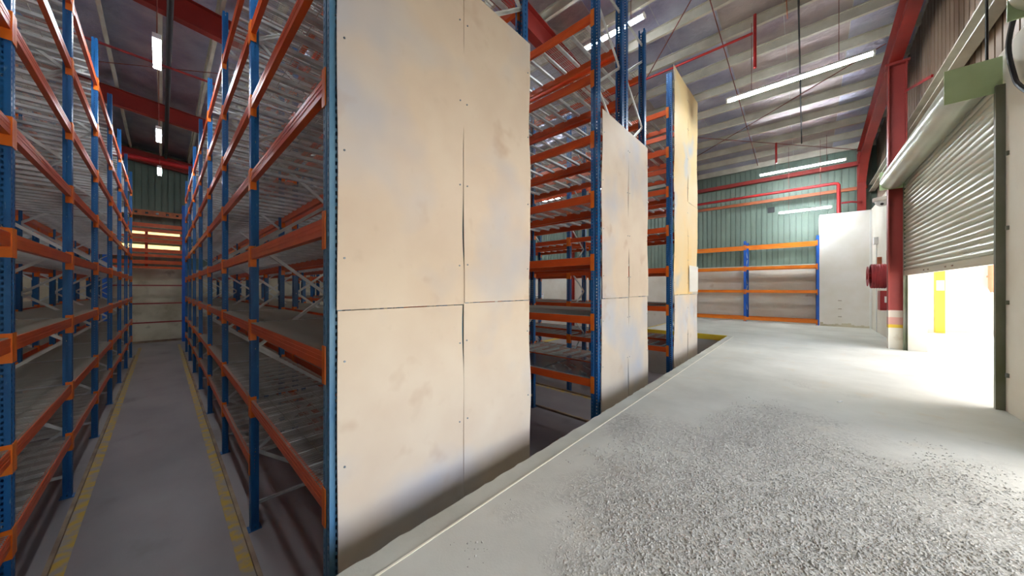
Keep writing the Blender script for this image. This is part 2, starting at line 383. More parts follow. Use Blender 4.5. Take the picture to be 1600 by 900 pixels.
# ------------------------------------------------------------------ roof
mb = MB(); a, b = X_LEFT - .4, X_WALL + .4
mb.face([(a, Y_RIGHT - .4, roof(a) + .06), (b, Y_RIGHT - .4, roof(b) + .06), (b, Y_BACK + .4, roof(b) + .06), (a, Y_BACK + .4, roof(a) + .06)])
mb.face([(a, Y_RIGHT - .4, roof(a) + .12), (b, Y_RIGHT - .4, roof(b) + .12), (b, Y_BACK + .4, roof(b) + .12), (a, Y_BACK + .4, roof(a) + .12)])
ce = mb.build('ceiling', 'galv'); struct(ce, 'sloping roof lined with silver foil insulation on steel purlins')
PUR = [X_WALL - .25 - 1.1 * i for i in range(24)]
rr = random.Random(11)
sheets = []
wdt = 1.2
k = 0; y = Y_RIGHT - .2
while y < Y_BACK:
    mb = MB(); nx = 96; y1 = min(y + wdt - .012, Y_BACK + .2)
    for i in range(nx):
        xa = a + (b - a) * i / nx; xb = a + (b - a) * (i + 1) / nx
        def sag(x):
            ph = ((x - PUR[-1]) / 1.1) % 1.0
            return -0.028 * math.sin(PI * ph)
        mb.face([(xa, y, roof(xa) + sag(xa) + .03), (xb, y, roof(xb) + sag(xb) + .03), (xb, y1, roof(xb) + sag(xb) + .03), (xa, y1, roof(xa) + sag(xa) + .03)])
    o = mb.build('insulation_sheet', 'foil' if (y > 6 or rr.random() < .55) else 'foil_warm', ce)
    y += wdt; k += 1
for x in PUR:
    zt = roof(x) + .03
    mb = MB().prism([(0, 0), (-.07, 0), (-.07, -.02), (-.012, -.014), (-.012, -.22), (.06, -.22), (.06, -.232), (-.022, -.232), (-.022, -.012)][::-1], (x, Y_RIGHT - .2, zt), (x, Y_BACK + .1, zt))
    mb.build('purlin', 'purlin', ce)
# rafters: I sections with slope
ORD = ['first', 'second', 'third', 'fourth', 'fifth']
RAFT = [-1.62, 4.95, 11.6, 19.1, 26.6]
for yr in RAFT:
    mb = MB(); A, B = X_LEFT, X_WALL - .15; za, zb = rafter_bottom(A), rafter_bottom(B); dz = .62
    for x0, x1 in ((A, B),):
        z0, z1 = rafter_bottom(x0), rafter_bottom(x1)
        mb.prism([(-.11, 0), (.11, 0), (.11, .018), (-.11, .018)], (x0, yr, z0), (x1, yr, z1))
        mb.prism([(-.006, .0), (.006, .0), (.006, dz), (-.006, dz)], (x0, yr, z0), (x1, yr, z1))
        mb.prism([(-.11, dz - .018), (.11, dz - .018), (.11, dz), (-.11, dz)], (x0, yr, z0), (x1, yr, z1))
    # haunch at the eaves
    xs0 = X_WALL - 2.6
    n = 10
    for i in range(n):
        def hz(t): return rafter_bottom(xs0 + t * (B - xs0)) - 1.0 * t ** 2.4
        t0, t1 = i / n, (i + 1) / n; xa, xb = xs0 + t0 * (B - xs0), xs0 + t1 * (B - xs0)
        mb.prism([(-.11, 0), (.11, 0), (.11, .018), (-.11, .018)], (xa, yr, hz(t0)), (xb, yr, hz(t1)))
        mb.face([(xa, yr, hz(t0)), (xb, yr, hz(t1)), (xb, yr, rafter_bottom(xb)), (xa, yr, rafter_bottom(xa))])
    mb.build('rafter', 'red', ce)
for yr in RAFT:
    mb = MB(); x0, x1 = X_WALL - .42, X_WALL - .12; zt = rafter_bottom(X_WALL) + .5
    zb = 0.0 if yr < 4.4 else FL
    mb.box(x0, x0 + .016, yr - .11, yr + .11, zb, zt); mb.box(x1 - .016, x1, yr - .11, yr + .11, zb, zt); mb.box(x0, x1, yr - .006, yr + .006, zb, zt)
    if yr > 0:
        tag(mb.build('eaves_column', 'red'), 'dark red steel eaves column against the far wall, %s one beyond the orange shelving' % ORD[RAFT.index(yr) - 1], 'column', 'eaves columns')
    else:
        tag(mb.build('eaves_column', 'red'), 'dark red steel column rising behind the white partition beside the green cladding', 'column')

# big red gable column by the shutter
col = thing('steel_column', 'red oxide steel H column beside the roller shutter with a pale worn base', 'column', (12.1, -1.65, 0))
def hcol(z0, z1, t=0.0):
    mb = MB(); mb.box(0, .22, .13 - t, .15 + t, z0, z1); mb.box(0, .22, -.15 - t, -.13 + t, z0, z1); mb.box(.1 - t, .115 + t, -.13, .13, z0, z1); return mb
hcol(0.95, 7.0).build('shaft', 'column_red', col)
hcol(0.0, 0.52).build('worn_base', M['plaster'], col)
hcol(0.52, 0.60).build('yellow_band', 'yellow', col)
hcol(0.60, 0.78).build('pink_band', mat('faded_red', srgb(200, 150, 140), .6), col)
hcol(0.78, 0.95).build('grey_band', mat('filler_grey', srgb(206, 198, 186), .7), col)
MB().box(-.03, .25, -.19, .19, 6.96, 6.99).build('cap_plate', 'column_red', col)
MB().box(.0, .22, -.2, .2, 6.99, 7.03).build('cap_plate', 'column_red', col)

# ------------------------------------------------------------------ roller shutters
def shutter(name, x0, x1, zb, label):
    e = bpy.data.objects.new(name, None); C.objects.link(e); e.location = ((x0 + x1) / 2, Y_RIGHT, 0); struct(e, label)
    ox = (x0 + x1) / 2; L = (x1 - x0)
    yc = 0.022; zt = 3.98; p = 0.098
    ns = max(0, int((zt - zb) / p))
    # slat profile, convex to the room
    mb = MB(); seg = 7; prof = [(0.0, 0)]
    for i in range(seg + 1):
        t = i / seg; prof.append((.004 + .030 * math.sin(PI * t) ** 0.8, p * .1 + t * p * .82))
    prof.append((0.0, p))
    hl = L / 2 + .02
    for (da, za), (db, zb2) in zip(prof, prof[1:]):
        mb.face([(-hl, da, za), (-hl, db, zb2), (hl, db, zb2), (hl, da, za)])
    sm = mb.mesh('slat', 'slat', True)
    for i in range(ns): put('slat', sm, e, (0, yc, zb + .12 + i * p))
    if ns:
        bb = MB().box(-hl, hl, yc - .01, yc + .033, zb, zb + .12)
        bb.build('bottom_bar', 'slat', e)
        for u in (-.9, -.55, .5, .8): MB().box(u - .04, u + .04, yc + .033, yc + .037, zb + .05, zb + .075).build('rivet_plate', 'rail', e)
    # barrel cover
    mb = MB(); r = .205; n = 28
    mb.rod((-L / 2 + .02, .245, 4.13), (L / 2 - .02, .245, 4.13), r, n); mb.build('barrel', 'barrel', e, smooth=True)
    for s in (-1, 1):
        g = MB(); xx = s * (L / 2 + .012)
        g.box(xx - .03, xx + .03, .0, .008, 0.0, 4.0); g.box(xx - .03, xx + .03, .062, .07, 0.0, 4.0); g.box(min(xx + s * .022, xx + s * .03), max(xx + s * .022, xx + s * .03), .008, .062, 0, 4.0)
        g.build('guide_rail', 'guide', e)
        x = s * (L / 2)
        MB().box(x - .006, x + .006, .012, .45, 3.92, 4.36).build('end_plate', 'sage', e)
    return e
sh = shutter('door_1', 7.0, 12.06, 1.80, 'half raised cream metal roller shutter with sage green end plates')
shutter('door_2', 0.0, 5.2, 2.0, 'mostly raised cream roller shutter over the second loading door')
# wall nubs by the near jamb (bolts)
for z in (0.42, 1.3, 2.2, 3.1):
    MB().box(6.86, 6.9, Y_RIGHT, Y_RIGHT + .02, z, z + .05).build('anchor_bolt', 'guide', sh, (-(7.0 + 12.06) / 2, -Y_RIGHT, 0))

# ------------------------------------------------------------------ racks
POST_H = 8.15
def perforated(mb, width, height, cols, hw, hh, pitch, fn):
    """strip u in 0..width, z in 0..height with slots; fn(u, z) -> 3D"""
    cuts = [0.0]
    for c in cols: cuts += [c - hw / 2, c + hw / 2]
    cuts.append(width)
    for i in range(len(cuts) - 1):
        u0, u1 = cuts[i], cuts[i + 1]
        if i % 2 == 0: mb.face([fn(u0, 0), fn(u1, 0), fn(u1, height), fn(u0, height)])
        else:
            z = 0.0; s = pitch * .5
            while z < height:
                top = min(z + pitch - hh if z > 0 else s, height)
                mb.face([fn(u0, z), fn(u1, z), fn(u1, top), fn(u0, top)])
                z = top + hh
def post_mesh(mt):
    mb = MB(); W = .12; D = .08
    # front face (toward -x) with a shallow central rib
    perforated(mb, .046, POST_H, [.022], .013, .022, .05, lambda u, z: (0, -.06 + u, z))
    perforated(mb, .046, POST_H, [.024], .013, .022, .05, lambda u, z: (0, .014 + u, z))
    for y0, y1, xx0, xx1 in ((-.014, -.006, 0, .012), (-.006, .006, .012, .012), (.006, .014, .012, 0)):
        mb.face([(xx0, y0, 0), (xx1, y1, 0), (xx1, y1, POST_H), (xx0, y0, POST_H)])
    for s in (-1, 1):
        perforated(mb, D, POST_H, [.042], .014, .026, .05, lambda u, z: (u, s * .06, z))
        mb.face([(D, s * .06, 0), (D, s * .034, 0), (D, s * .034, POST_H), (D, s * .06, POST_H)])
    mb.box(-.03, D + .03, -.07, .07, 0, .008)
    return mb.mesh('upright', mt)
POST = post_mesh('blue'); POST_PALE = post_mesh('pale_blue')
BL = PITCH - .12
def beam_mesh(mt, nm, with_conn=False):
    mb = MB()
    prof = [(0, -.06), (.05, -.06), (.05, .025), (.032, .025), (.032, .06), (0, .06)]
    n = len(mb.v)
    for y in (.0, BL):
        for x, z in prof: mb.v.append((x, y, z))
    k = len(prof)
    for i in range(k):
        j = (i + 1) % k; mb.f.append((i, i + k, j + k, j)); mb.m.append(0)
    for yy in (.3, BL - .3):      # pressed swage lines
        pass
    mb.box(-.0025, 0, .02, BL - .02, -.012, -.006); mb.box(-.0025, 0, .02, BL - .02, .022, .028)
    if with_conn:
        mb.cur = 1; conn(mb, 0); conn(mb, BL)
    return mb.mesh(nm, [mt, 'connector'] if with_conn else mt)
def conn(mb, y):
    s = 1 if y else -1
    a, b = (y, y + .057) if s > 0 else (y - .057, y)
    mb.box(-.008, -.001, a, b, -.155, .105)
    c, e = (y - .006, y) if s > 0 else (y, y + .006)
    mb.box(-.008, .055, c, e, -.155, .105)
BEAM = beam_mesh('orange', 'beam'); BEAM_C = beam_mesh('orange', 'beam_with_ends', True)
CONN0 = (lambda m_: (conn(m_, 0), m_.mesh('connector', 'connector'))[1])(MB())
CONN1 = (lambda m_: (conn(m_, BL), m_.mesh('connector', 'connector'))[1])(MB())
RD = .95
def deck_mesh(with_bars):
    mb = MB(); n = 74; g = .0022; z = .066
    for i in range(n):
        y = .02 + (BL - .04) * i / (n - 1)
        for A, B in (((.004, y, z), (RD - .012, y, z)), ((.004, y, z + .003), (.004, y, z - .036)), ((RD - .012, y, z + .003), (RD - .012, y, z - .036))):
            mb.bar(A, B, 2 * g, 2 * g, False)
    for i in range(7):
        x = .01 + (RD - .03) * i / 6
        mb.bar((x, .01, z - .005), (x, BL - .01, z - .005), 2 * g, 2 * g, False)
    if with_bars:
        mb.cur = 1
        for i in range(9):
            y = .16 + (BL - .32) * i / 8; support(mb, y)
    return mb.mesh('wire_deck', ['wire', 'galv'] if with_bars else 'wire')
def support(mb, y):
    z = .054
    mb.prism([(-.026, -.034), (.026, -.034), (.026, .0), (-.026, .0)], (.05, y, z), (RD - .06, y, z))
    mb.prism([(-.02, -.02), (.02, -.02), (.02, .0), (-.02, .0)], (.033, y, z), (.05, y, z))
    mb.prism([(-.02, -.02), (.02, -.02), (.02, .0), (-.02, .0)], (RD - .06, y, z), (RD - .043, y, z))
DECK = deck_mesh(False); DECK_B = deck_mesh(True)
BAR = (lambda m_: (support(m_, 0), m_.mesh('support_bar', 'galv'))[1])(MB())
DZ = .655; SPAN = RD - .12
def brace_mesh(dz):
    mb = MB(); mb.prism([(-.012, -.02), (.012, -.02), (.012, -.012), (-.004, -.012), (-.004, .012), (.012, .012), (.012, .02), (-.012, .02)], (0, 0, 0), (SPAN, 0, dz)); return mb.mesh('brace', 'brace')
BR_UP = brace_mesh(DZ); BR_FLAT = brace_mesh(0.0)

def rack_row(xl, xr, label, near, skip_low=True, faded=False):  # faded picks the pale blue post mesh in the first frame
    """back-to-back rack row; near = number of bays whose connectors and bars are pieces of their own, per side"""
    root = thing('pallet_rack', label, 'rack', ((xl + xr) / 2, Y_END, FL))
    ox, oy, oz = root.location
    def P(name, me, x, y, z, rz=0.0, par=root, po=None):
        return put(name, me, par, (x - ox, y - oy, z - oz), rz)
    for side, (xa, xb) in enumerate(((xl, xl + RD), (xr - RD, xr))):
        for k in range(NB + 1):
            yk = Y_END + .06 + k * PITCH
            P('upright', POST_PALE if (k == 0 and faded) else POST, xa, yk, FL); P('upright', POST, xb, yk, FL, PI)
            # zigzag lacing: on the aisle post at -0.57 + 1.31 n
            P('brace', BR_FLAT, xa + .06, yk, FL + .31); P('brace', BR_FLAT, xa + .06, yk, 6.3)
            for j in range(11):
                z = -0.57 - DZ + j * DZ
                toward = (j % 2 == 0)          # rises towards the aisle post
                up_left = toward if side == 0 else not toward
                if up_left: P('brace', BR_UP, xb - .06, yk, z, PI)
                else: P('brace', BR_UP, xa + .06, yk, z)
        for k in range(NB):
            y0 = Y_END + .12 + k * PITCH
            for li, z in enumerate(LEVELS):
                if li == 0 and k == 0 and skip_low: continue
                isnear = k < near[side]
                for face in (0, 1):
                    vis = isnear and ((face == 0) == (side == 0))
                    bm = BEAM if vis else BEAM_C
                    if face == 0: b_ = P('beam', bm, xa, y0, z)
                    else: b_ = P('beam', bm, xb, y0 + BL, z, PI)
                    if vis:
                        put('connector', CONN0, b_); put('connector', CONN1, b_)
                dk = P('wire_deck', DECK if isnear else DECK_B, xa, y0, z)
                if isnear:
                    for i in range(9): put('support_bar', BAR, dk, (0, .16 + (BL - .32) * i / 8, 0))
    return root

def sheet(root, x0, x1, z0, z1, mt, seed, y=Y_END - .012, wav=.012, topwave=0.0):
    rr = random.Random(seed); ph = [rr.uniform(0, 6) for _ in range(6)]
    mb = MB(); nx, nz = 12, 28; ox, oy, oz = root.location
    def off(x, z): return -.008 - wav * (0.5 + .5 * math.sin(z * 2.1 + ph[0]) * math.cos(x * 1.7 + ph[1])) - wav * .5 * (.5 + .5 * math.sin(z * 4.3 + ph[2]))
    def pt(i, j, back):
        u, v = i / nx, j / nz
        x = x0 + (x1 - x0) * u; z = z0 + (z1 - z0) * v
        if i == nx: x += .012 * math.sin(z * 3.0 + ph[3]) + .006 * math.sin(z * 7 + ph[4])
        if i == 0: x += .004 * math.sin(z * 3.4 + ph[5])
        if j == nz: z += topwave * math.sin(x * 5 + ph[1])
        yy = y + off(x, z) + (.009 if back else 0)
        return (x - ox, yy - oy, z - oz)
    for i in range(nx):
        for j in range(nz):
            mb.face([pt(i, j, 0), pt(i + 1, j, 0), pt(i + 1, j + 1, 0), pt(i, j + 1, 0)])
            mb.face([pt(i, j, 1), pt(i, j + 1, 1), pt(i + 1, j + 1, 1), pt(i + 1, j, 1)])
    for j in range(nz):
        mb.face([pt(0, j, 1), pt(0, j, 0), pt(0, j + 1, 0), pt(0, j + 1, 1)]); mb.face([pt(nx, j, 0), pt(nx, j, 1), pt(nx, j + 1, 1), pt(nx, j + 1, 0)])
    for i in range(nx):
        mb.face([pt(i, 0, 1), pt(i + 1, 0, 1), pt(i + 1, 0, 0), pt(i, 0, 0)]); mb.face([pt(i, nz, 0), pt(i + 1, nz, 0), pt(i + 1, nz, 1), pt(i, nz, 1)])
    o = mb.build('plywood_sheet', mt, root, smooth=True)
    for u in (.04, .96):
        for v in (.12, .37, .63, .88):
            x = x0 + (x1 - x0) * u; z = z0 + (z1 - z0) * v
            s = MB().rod((0, 0, 0), (0, -.006, 0), .007, 8); so = s.build('screw_head', 'screw', o, (x - ox, y + off(x, z) - oy, z - oz))
    return o

A = rack_row(-2.94, -.89, 'blue and orange rack row facing the plywood-ended row across the yellow-lined aisle', (0, 4), False)
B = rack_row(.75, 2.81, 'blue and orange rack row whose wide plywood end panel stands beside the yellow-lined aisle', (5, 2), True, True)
Cc = rack_row(4.48, 6.47, 'blue and orange rack row with a shorter plywood end panel and bare uprights above it', (3, 0))
D = rack_row(8.11, 10.38, 'blue and orange rack row with full-height yellowish plywood end panel next to the pit corner', (1, 0))
# one post face strip of the end frame is left bare; boards start just beside it
sheet(B, .79, 1.857, FL + .05, 1.345, 'ply', 1); sheet(B, 1.863, 2.81, FL + .05, 1.36, 'ply', 2)
sheet(B, .79, 1.857, 1.352, 4.27, 'ply', 3); sheet(B, 1.863, 2.81, 1.367, 4.26, 'ply', 4)
sheet(Cc, 4.55, 5.545, FL + .05, 1.33, 'ply', 5); sheet(Cc, 5.555, 6.47, FL + .05, 1.335, 'ply', 6)
sheet(Cc, 4.55, 5.54, 1.34, 4.24, 'ply', 7, wav=.02); sheet(Cc, 5.558, 6.47, 1.345, 4.25, 'ply', 8, wav=.016)
for k, (z0, z1) in enumerate(((FL + .05, 1.33), (1.337, 3.77), (3.777, 6.8))):
    sheet(D, 8.19, 9.38, z0, z1, 'ply' if k == 0 else 'ply_yellow', 20 + k, wav=.022); sheet(D, 9.388, 10.38, z0, z1, 'ply' if k == 0 else 'ply_yellow', 30 + k, wav=.02)
tag(MB().box(9.42, 10.33, Y_END - .060, Y_END - .056, 1.40, 2.10).build('notice_board', 'white'), 'blank white board fixed on the yellowish plywood end panel', 'board')

# things lying on the decks
rr = random.Random(21)
def strip(x, y, z, L, ang, label):
    pts = []
    for i in range(9):
        t = i / 8 - .5; pts.append((x + math.cos(ang) * L * t + rr.uniform(-.03, .03), y + math.sin(ang) * L * t + rr.uniform(-.03, .03), z + rr.uniform(.0, .02)))
    tag(MB().tube(pts, .006, 6).build('plastic_strap', 'scrap', smooth=True), label, 'strap', 'loose plastic straps on the wire decks')
lab = 'crumpled white plastic strap lying on an upper wire deck'
for (x, y, l, a) in ((1.15, 2.85, .4, .5), (1.3, 3.35, .45, 2.6), (1.1, 3.9, .4, .4)): strip(x, y, LEVELS[5] + .078, l, a, lab)
for (x, y, l, a) in ((1.2, 3.1, .4, .4), (1.05, 3.8, .5, 2.4)): strip(x, y, LEVELS[6] + .078, l, a, lab)
def psheet(x0, x1, y0, y1, z):
    tag(MB().box(x0, x1, y0, y1, z, z + .004).build('plastic_sheet', 'plastic'), 'dark glossy plastic sheet laid on the low shelf by the shorter plywood panel', 'plastic sheet', 'dark sheets on the low shelf')
psheet(4.52, 5.40, 2.50, 3.40, LEVELS[1] + .07); psheet(4.52, 5.40, 3.43, 4.35, LEVELS[1] + .07)
for k in range(6):
    x, y = 4.75 + .3 * (k % 2), 2.75 + .28 * (k // 2) + .1 * (k % 2); a = rr.uniform(0, 3)
    pts = [(x + math.cos(a + q) * .07 * q, y + math.sin(a + q * 1.6) * .07 * q, LEVELS[1] + .079 + .006 * (q % 2)) for q in range(4)]
    tag(MB().tube(pts, .006, 6).build('plastic_scrap', 'scrap'), 'small white plastic scrap on the dark sheet of the low shelf', 'scrap', 'scraps on the dark sheet')
tag(MB().tube([(6.0 + .03 * math.cos(t), -.35 + .012 * t, .012 + .006 * math.sin(3 * t)) for t in (0, 1, 2, 3, 4)], .008, 6).build('floor_scrap', 'scrap'), 'small pale scrap lying on the open dock floor', 'scrap')

# ------------------------------------------------------------------ rack along the back wall at the aisle end
br = thing('wall_rack', 'blue rack with thin red rails standing against the stained wall at the aisle end', 'rack', (0, 26.2, FL))
for x in (.86, -1.95):
    for y in (0, .5):
        MB().box(x - .09, x + .09, y - .05, y + .05, 0, 7.75).build('upright', 'bright_blue', br)
for z in (1.18, 2.21, 3.19):
    MB().box(-1.86, .77, -.03, .03, z - .035, z + .035).build('rail', 'column_red', br)
for z, h in ((4.17, .12), (4.45, .2), (4.81, .14), (5.08, .2), (5.61, .2), (5.86, .18), (6.18, .16), (6.45, .2)):
    MB().box(-1.86, .77, -.04, .03, z - h / 2, z + h / 2).build('beam', 'orange', br)
MB().box(-.63, -.52, .2, .3, 4.2, 6.3).build('post', 'column_red', br)
bm = MB().box(-1.86, .77, -.05, .02, 6.95, 7.25).build('perforated_rail', 'girt', br)
for i in range(7):
    MB().box(-1.75 + i * .38, -1.65 + i * .38, -.056, -.05, 7.05, 7.15).build('slot', 'dark', bm)
for n_, (z0, z1) in enumerate(((4.34, 4.62), (3.64, 3.9))):
    struct(MB().box(-1.8, .7, Y_BACK - .03, Y_BACK - .01, z0, z1).build('window_%d' % (n_ + 1), 'lit_window'), ('upper' if n_ == 0 else 'lower') + ' long slot window glowing yellow behind the orange beams')
struct(MB().box(X_LEFT, X_WALL, Y_BACK - .02, Y_BACK, FL, FL + .12).build('baseboard_back', 'rail'))

# ------------------------------------------------------------------ orange rack on the far dock
ox, oy = 17.8, 2.0
fr = thing('wall_shelving', 'bright orange and blue shelving rack standing on the dock against the far wall', 'rack', (ox, oy, 0))
YS = [-.36 - oy + .0, 2.03 - oy, 4.42 - oy]
for yy in YS:
    for x in (0, .82):
        mb = MB(); mb.box(x, x + .012, yy - .05, yy + .05, 0, 3.62); mb.box(x, x + .07, yy - .05, yy - .04, 0, 3.62); mb.box(x, x + .07, yy + .04, yy + .05, 0, 3.62); mb.box(x - .02, x + .09, yy - .07, yy + .07, 0, .01)
        mb.build('upright', 'bright_blue', fr)
    for j, z in enumerate((.5, 1.1, 1.7, 2.3, 2.9)):
        a_, b_ = ((.07, yy, z), (.82, yy, z + .5)) if j % 2 else ((.82, yy, z), (.07, yy, z + .5))
        MB().bar(a_, b_, .02, .035).build('brace', 'brace', fr)
for y0, y1 in zip(YS, YS[1:]):
    for z in (.13, 1.35, 2.38, 3.34):
        for x in (0, .83):
            bm = MB().box(x, x + .05, y0 + .05, y1 - .05, z - .06, z + .06).build('beam', 'bright_orange', fr)
            for yc in (y0 + .05, y1 - .05):
                MB().box(x - .008, x, yc - (.0 if yc > y0 + .1 else .045), yc + (.045 if yc > y0 + .1 else 0), z - .13, z + .1).build('connector', 'bright_orange', bm)
    MB().box(.03, .85, y0 + .06, y1 - .06, 2.44, 2.465).build('shelf_board', 'purlin', fr)

# ------------------------------------------------------------------ white partition, hose reel and fittings on the right wall
pw = MB().box(17.7, X_WALL - .02, Y_RIGHT, -.40, 0.0, 4.4); o = pw.build('wall_partition', 'white_wall'); struct(o, 'plain cream partition box with a chipped base')
mb = MB(); rr = random.Random(4)
for i in range(16):
    x = 17.7 - .002; y0 = Y_RIGHT + .02 + i * .085; hgt = .06 + .1 * rr.random()
    mb.box(x - .004, x + .01, y0, y0 + .085, 0.0, hgt)
mb.build('chipped_base', 'stain_wall', o)
for z in (1.0, .68, .38): MB().box(17.69, 17.70, -1.02, -.92, z, z + .02).build('scuff', 'rail', o)
MB().box(17.67, 17.7, -1.79, -1.74, 0, 4.35).build('corner_strip', 'white', o)

hr = thing('hose_reel', 'red fire hose coiled on a wall reel beside the red column', 'hose reel', (14.3, Y_RIGHT, 1.85))
for k in range(6):
    pts = [(.30 * math.cos(2 * PI * i / 28), .10 + .05 * k, .33 * math.sin(2 * PI * i / 28)) for i in range(29)]
    MB().tube(pts, .033, 8).build('hose_coil', 'hose', hr, smooth=True)
MB().rod((0, .02, 0), (0, .46, 0), .1, 16).build('drum', 'pipe_red', hr)
for yy in (.06, .43): MB().rod((0, yy, 0), (0, yy + .01, 0), .30, 24).build('flange', 'hose', hr)
MB().box(-.03, .03, 0.0, .06, -.05, .75).build('bracket', 'girt', hr)
cb = thing('fire_box', 'small red steel fire equipment box below the hose reel', 'fire box', (14.2, Y_RIGHT, .86))
MB().box(-.22, .22, 0, .22, 0, .56).build('body', 'pipe_red', cb); MB().box(-.235, -.22, .02, .2, .03, .53).build('door', 'hose', cb); MB().box(-.245, -.235, .08, .14, .22, .4).build('label_plate', 'white', cb)
sp = thing('wall_speaker', 'white dome siren with beige hood high on the wall beside the red column', 'siren', (14.0, Y_RIGHT, 4.0))
mb = MB()
for i in range(8):
    t0, t1 = PI / 2 * i / 8, PI / 2 * (i + 1) / 8
    for k in range(16):
        a0, a1 = 2 * PI * k / 16, 2 * PI * (k + 1) / 16; r = .15
        q = lambda t, a_: (r * math.cos(t) * math.cos(a_), .18 + r * math.cos(t) * math.sin(a_), -r * math.sin(t))
        mb.face([q(t0, a0), q(t1, a0), q(t1, a1), q(t0, a1)])
mb.build('dome', 'white', sp, smooth=True); MB().rod((0, .18, 0), (0, .18, .1), .19, 18).build('hood', M['plaster'], sp, smooth=True); MB().box(-.05, .05, 0, .1, .02, .22).build('arm', 'white', sp)
MB().rod((-.12, .2, -.1), (-.16, .2, -.11), .035, 10).build('lens', 'black', sp)
jb = thing('junction_box', 'small white electrical box with a conduit on the cream wall', 'electrical box', (16.4, Y_RIGHT, 3.1))
bevel(MB().box(-.1, .1, 0, .1, -.12, .12).build('box', 'white', jb)); MB().rod((0, .03, -3.1), (0, .03, -.12), .012, 8).build('conduit', 'white', jb)
# partly open yellow-brown door leaf beyond the column
tag(MB().box(15.6, 15.66, Y_RIGHT, Y_RIGHT + .1, 2.1, 2.5).build('timber_post', 'girt'), 'short brown timber post on the wall behind the hose reel', 'post')

# black cable looping over the near wall
pts = []
for x, y, z in ((6.05, .10, 5.6), (6.12, .08, 4.95), (6.35, .09, 4.60), (6.62, .07, 4.30), (6.55, .05, 3.9), (6.38, .06, 3.72), (6.2, .04, 3.55)):
    pts.append((x, Y_RIGHT + y, z))
def smooth_path(p, n=6):
    p = [Vector(q) for q in p]; out_ = []
    for i in range(len(p) - 1):
        p0, p1, p2, p3 = p[max(i - 1, 0)], p[i], p[i + 1], p[min(i + 2, len(p) - 1)]
        for k in range(n):
            t = k / n
            out_.append(0.5 * ((2 * p1) + (p2 - p0) * t + (2 * p0 - 5 * p1 + 4 * p2 - p3) * t * t + (3 * p1 - p0 - 3 * p2 + p3) * t ** 3))
    out_.append(p[-1]); return out_
tag(MB().tube(smooth_path(pts), .022, 8).build('black_cable', 'black', smooth=True), 'thick black cable looping down the cream wall by the shutter end plate', 'cable')
tag(MB().tube([(7.6, Y_RIGHT - .02, 4.46), (7.6, Y_RIGHT - .02, 8.0)], .015, 6).build('conduit', 'black'), 'thin dark conduit running up the brown cladding', 'conduit')
tag(MB().bar((12.08, Y_RIGHT + .04, 6.23), (10.1, Y_RIGHT - .01, 5.62), .03, .05).build('tie_strut', 'pipe_red'), 'short red strut tying the column to the wall girt', 'strut')

# ------------------------------------------------------------------ tube lights
def tube_light(x, y, z, L, label, group=None, drop=None, axis='y'):
    t = thing('tube_light', label, 'light', (x, y, z), group)
    MB().prism([(-.06, .025), (.06, .025), (.045, .07), (-.045, .07)], (0, -L / 2, 0), (0, L / 2, 0)).build('housing', 'white', t)
    for s in (-1, 1):
        MB().rod((s * .034, -L / 2 + .03, 0), (s * .034, L / 2 - .03, 0), .019, 10).build('tube', 'tube', t, smooth=True)
    for s in (-1, 1):
        MB().box(-.06, .06, s * L / 2 - .018, s * L / 2 + .018, -.025, .06).build('end_cap', 'white', t)
        if drop is None: zt = roof(x) - z - .17
        else: zt = drop
        if zt > .1: MB().rod((0, s * L * .3, .07), (0, s * L * .3, zt), .006, 6).build('hanger', 'rod', t)
    return t
tube_light(9.74, .23, 6.25, 2.5, 'long twin tube light hung over the open dock before the bare end column')
tube_light(16.9, .17, 6.2, 2.5, 'long twin tube light hung close to the green cladding above the far shelving')
tube_light(17.2, .05, 4.58, 1.55, 'short tube light hung low in front of the green cladding above the far shelving')
def light_row(x, ys, z, L, where, group):
    for k, y in enumerate(ys): tube_light(x, y, z, L, 'twin tube light hung over %s, %s from the dock' % (where, ORD[k]), group)
light_row(-.07, (4.4, 9.8, 15.0, 19.6), 6.3, 1.3, 'the yellow-lined aisle', 'aisle tube lights')
light_row(7.25, (3.4, 9.0, 14.6, 20.2), 7.55, 1.5, 'the gap before the yellowish plywood row', 'lights over the last aisle')
light_row(3.65, (7.0, 13.0, 19.0), 7.6, 1.5, 'the gap between the nearer plywood-ended rows as added fill', 'added fill lights over the middle aisle')  # unseen tubes added to raise the fill between the racks
light_row(-4.8, (6.0, 13.0, 20.0), 6.6, 1.5, 'the strip by the plain white wall as added fill', 'added fill lights by the white wall')  # unseen row put in to light the left side
light_row(14.0, (6.5, 10.0, 14.0, 18.0, 22.0), 6.2, 1.5, 'the space beyond the last rack row as added fill', 'added fill lights beyond the racks')  # extra row added to brighten the wall behind the racks

# ------------------------------------------------------------------ pipes, rods and conduits under the roof
def pipe(pts, r, mt, label, cat='pipe', name='sprinkler_pipe', group=None):
    t = MB().tube(pts, r, 10).build(name, mt, smooth=True); return tag(t, label, cat, group)
MB().box(X_WALL - .34, X_WALL - .16, RAFT[0], Y_BACK - .3, 6.36, 6.52).build('eaves_beam', 'red', ce)
pipe([(18.1, 24, 5.66), (18.1, -.84, 5.66), (18.1, -.92, 5.64), (18.1, -.955, 5.58), (18.1, -.96, 5.5), (18.1, -.96, 4.42)], .06, 'pipe_red', 'red pipe along the green cladding that elbows down behind the partition')
pipe([(18.1, -1.03, 4.85), (18.1, -1.3, 4.85), (18.46, -1.6, 4.85)], .035, 'hose', 'thin dark red pipe running from the elbow to the corner column')
pipe([(9.4, 4.8, 7.5), (9.4, .92, 7.5), ], .03, 'pipe_red', 'red sprinkler branch pipe under the purlins over the last rack row')
pipe([(9.4, .88, 7.92), (9.4, .88, 6.66)], .032, 'pipe_red', 'vertical red sprinkler drop at the end of the branch pipe')
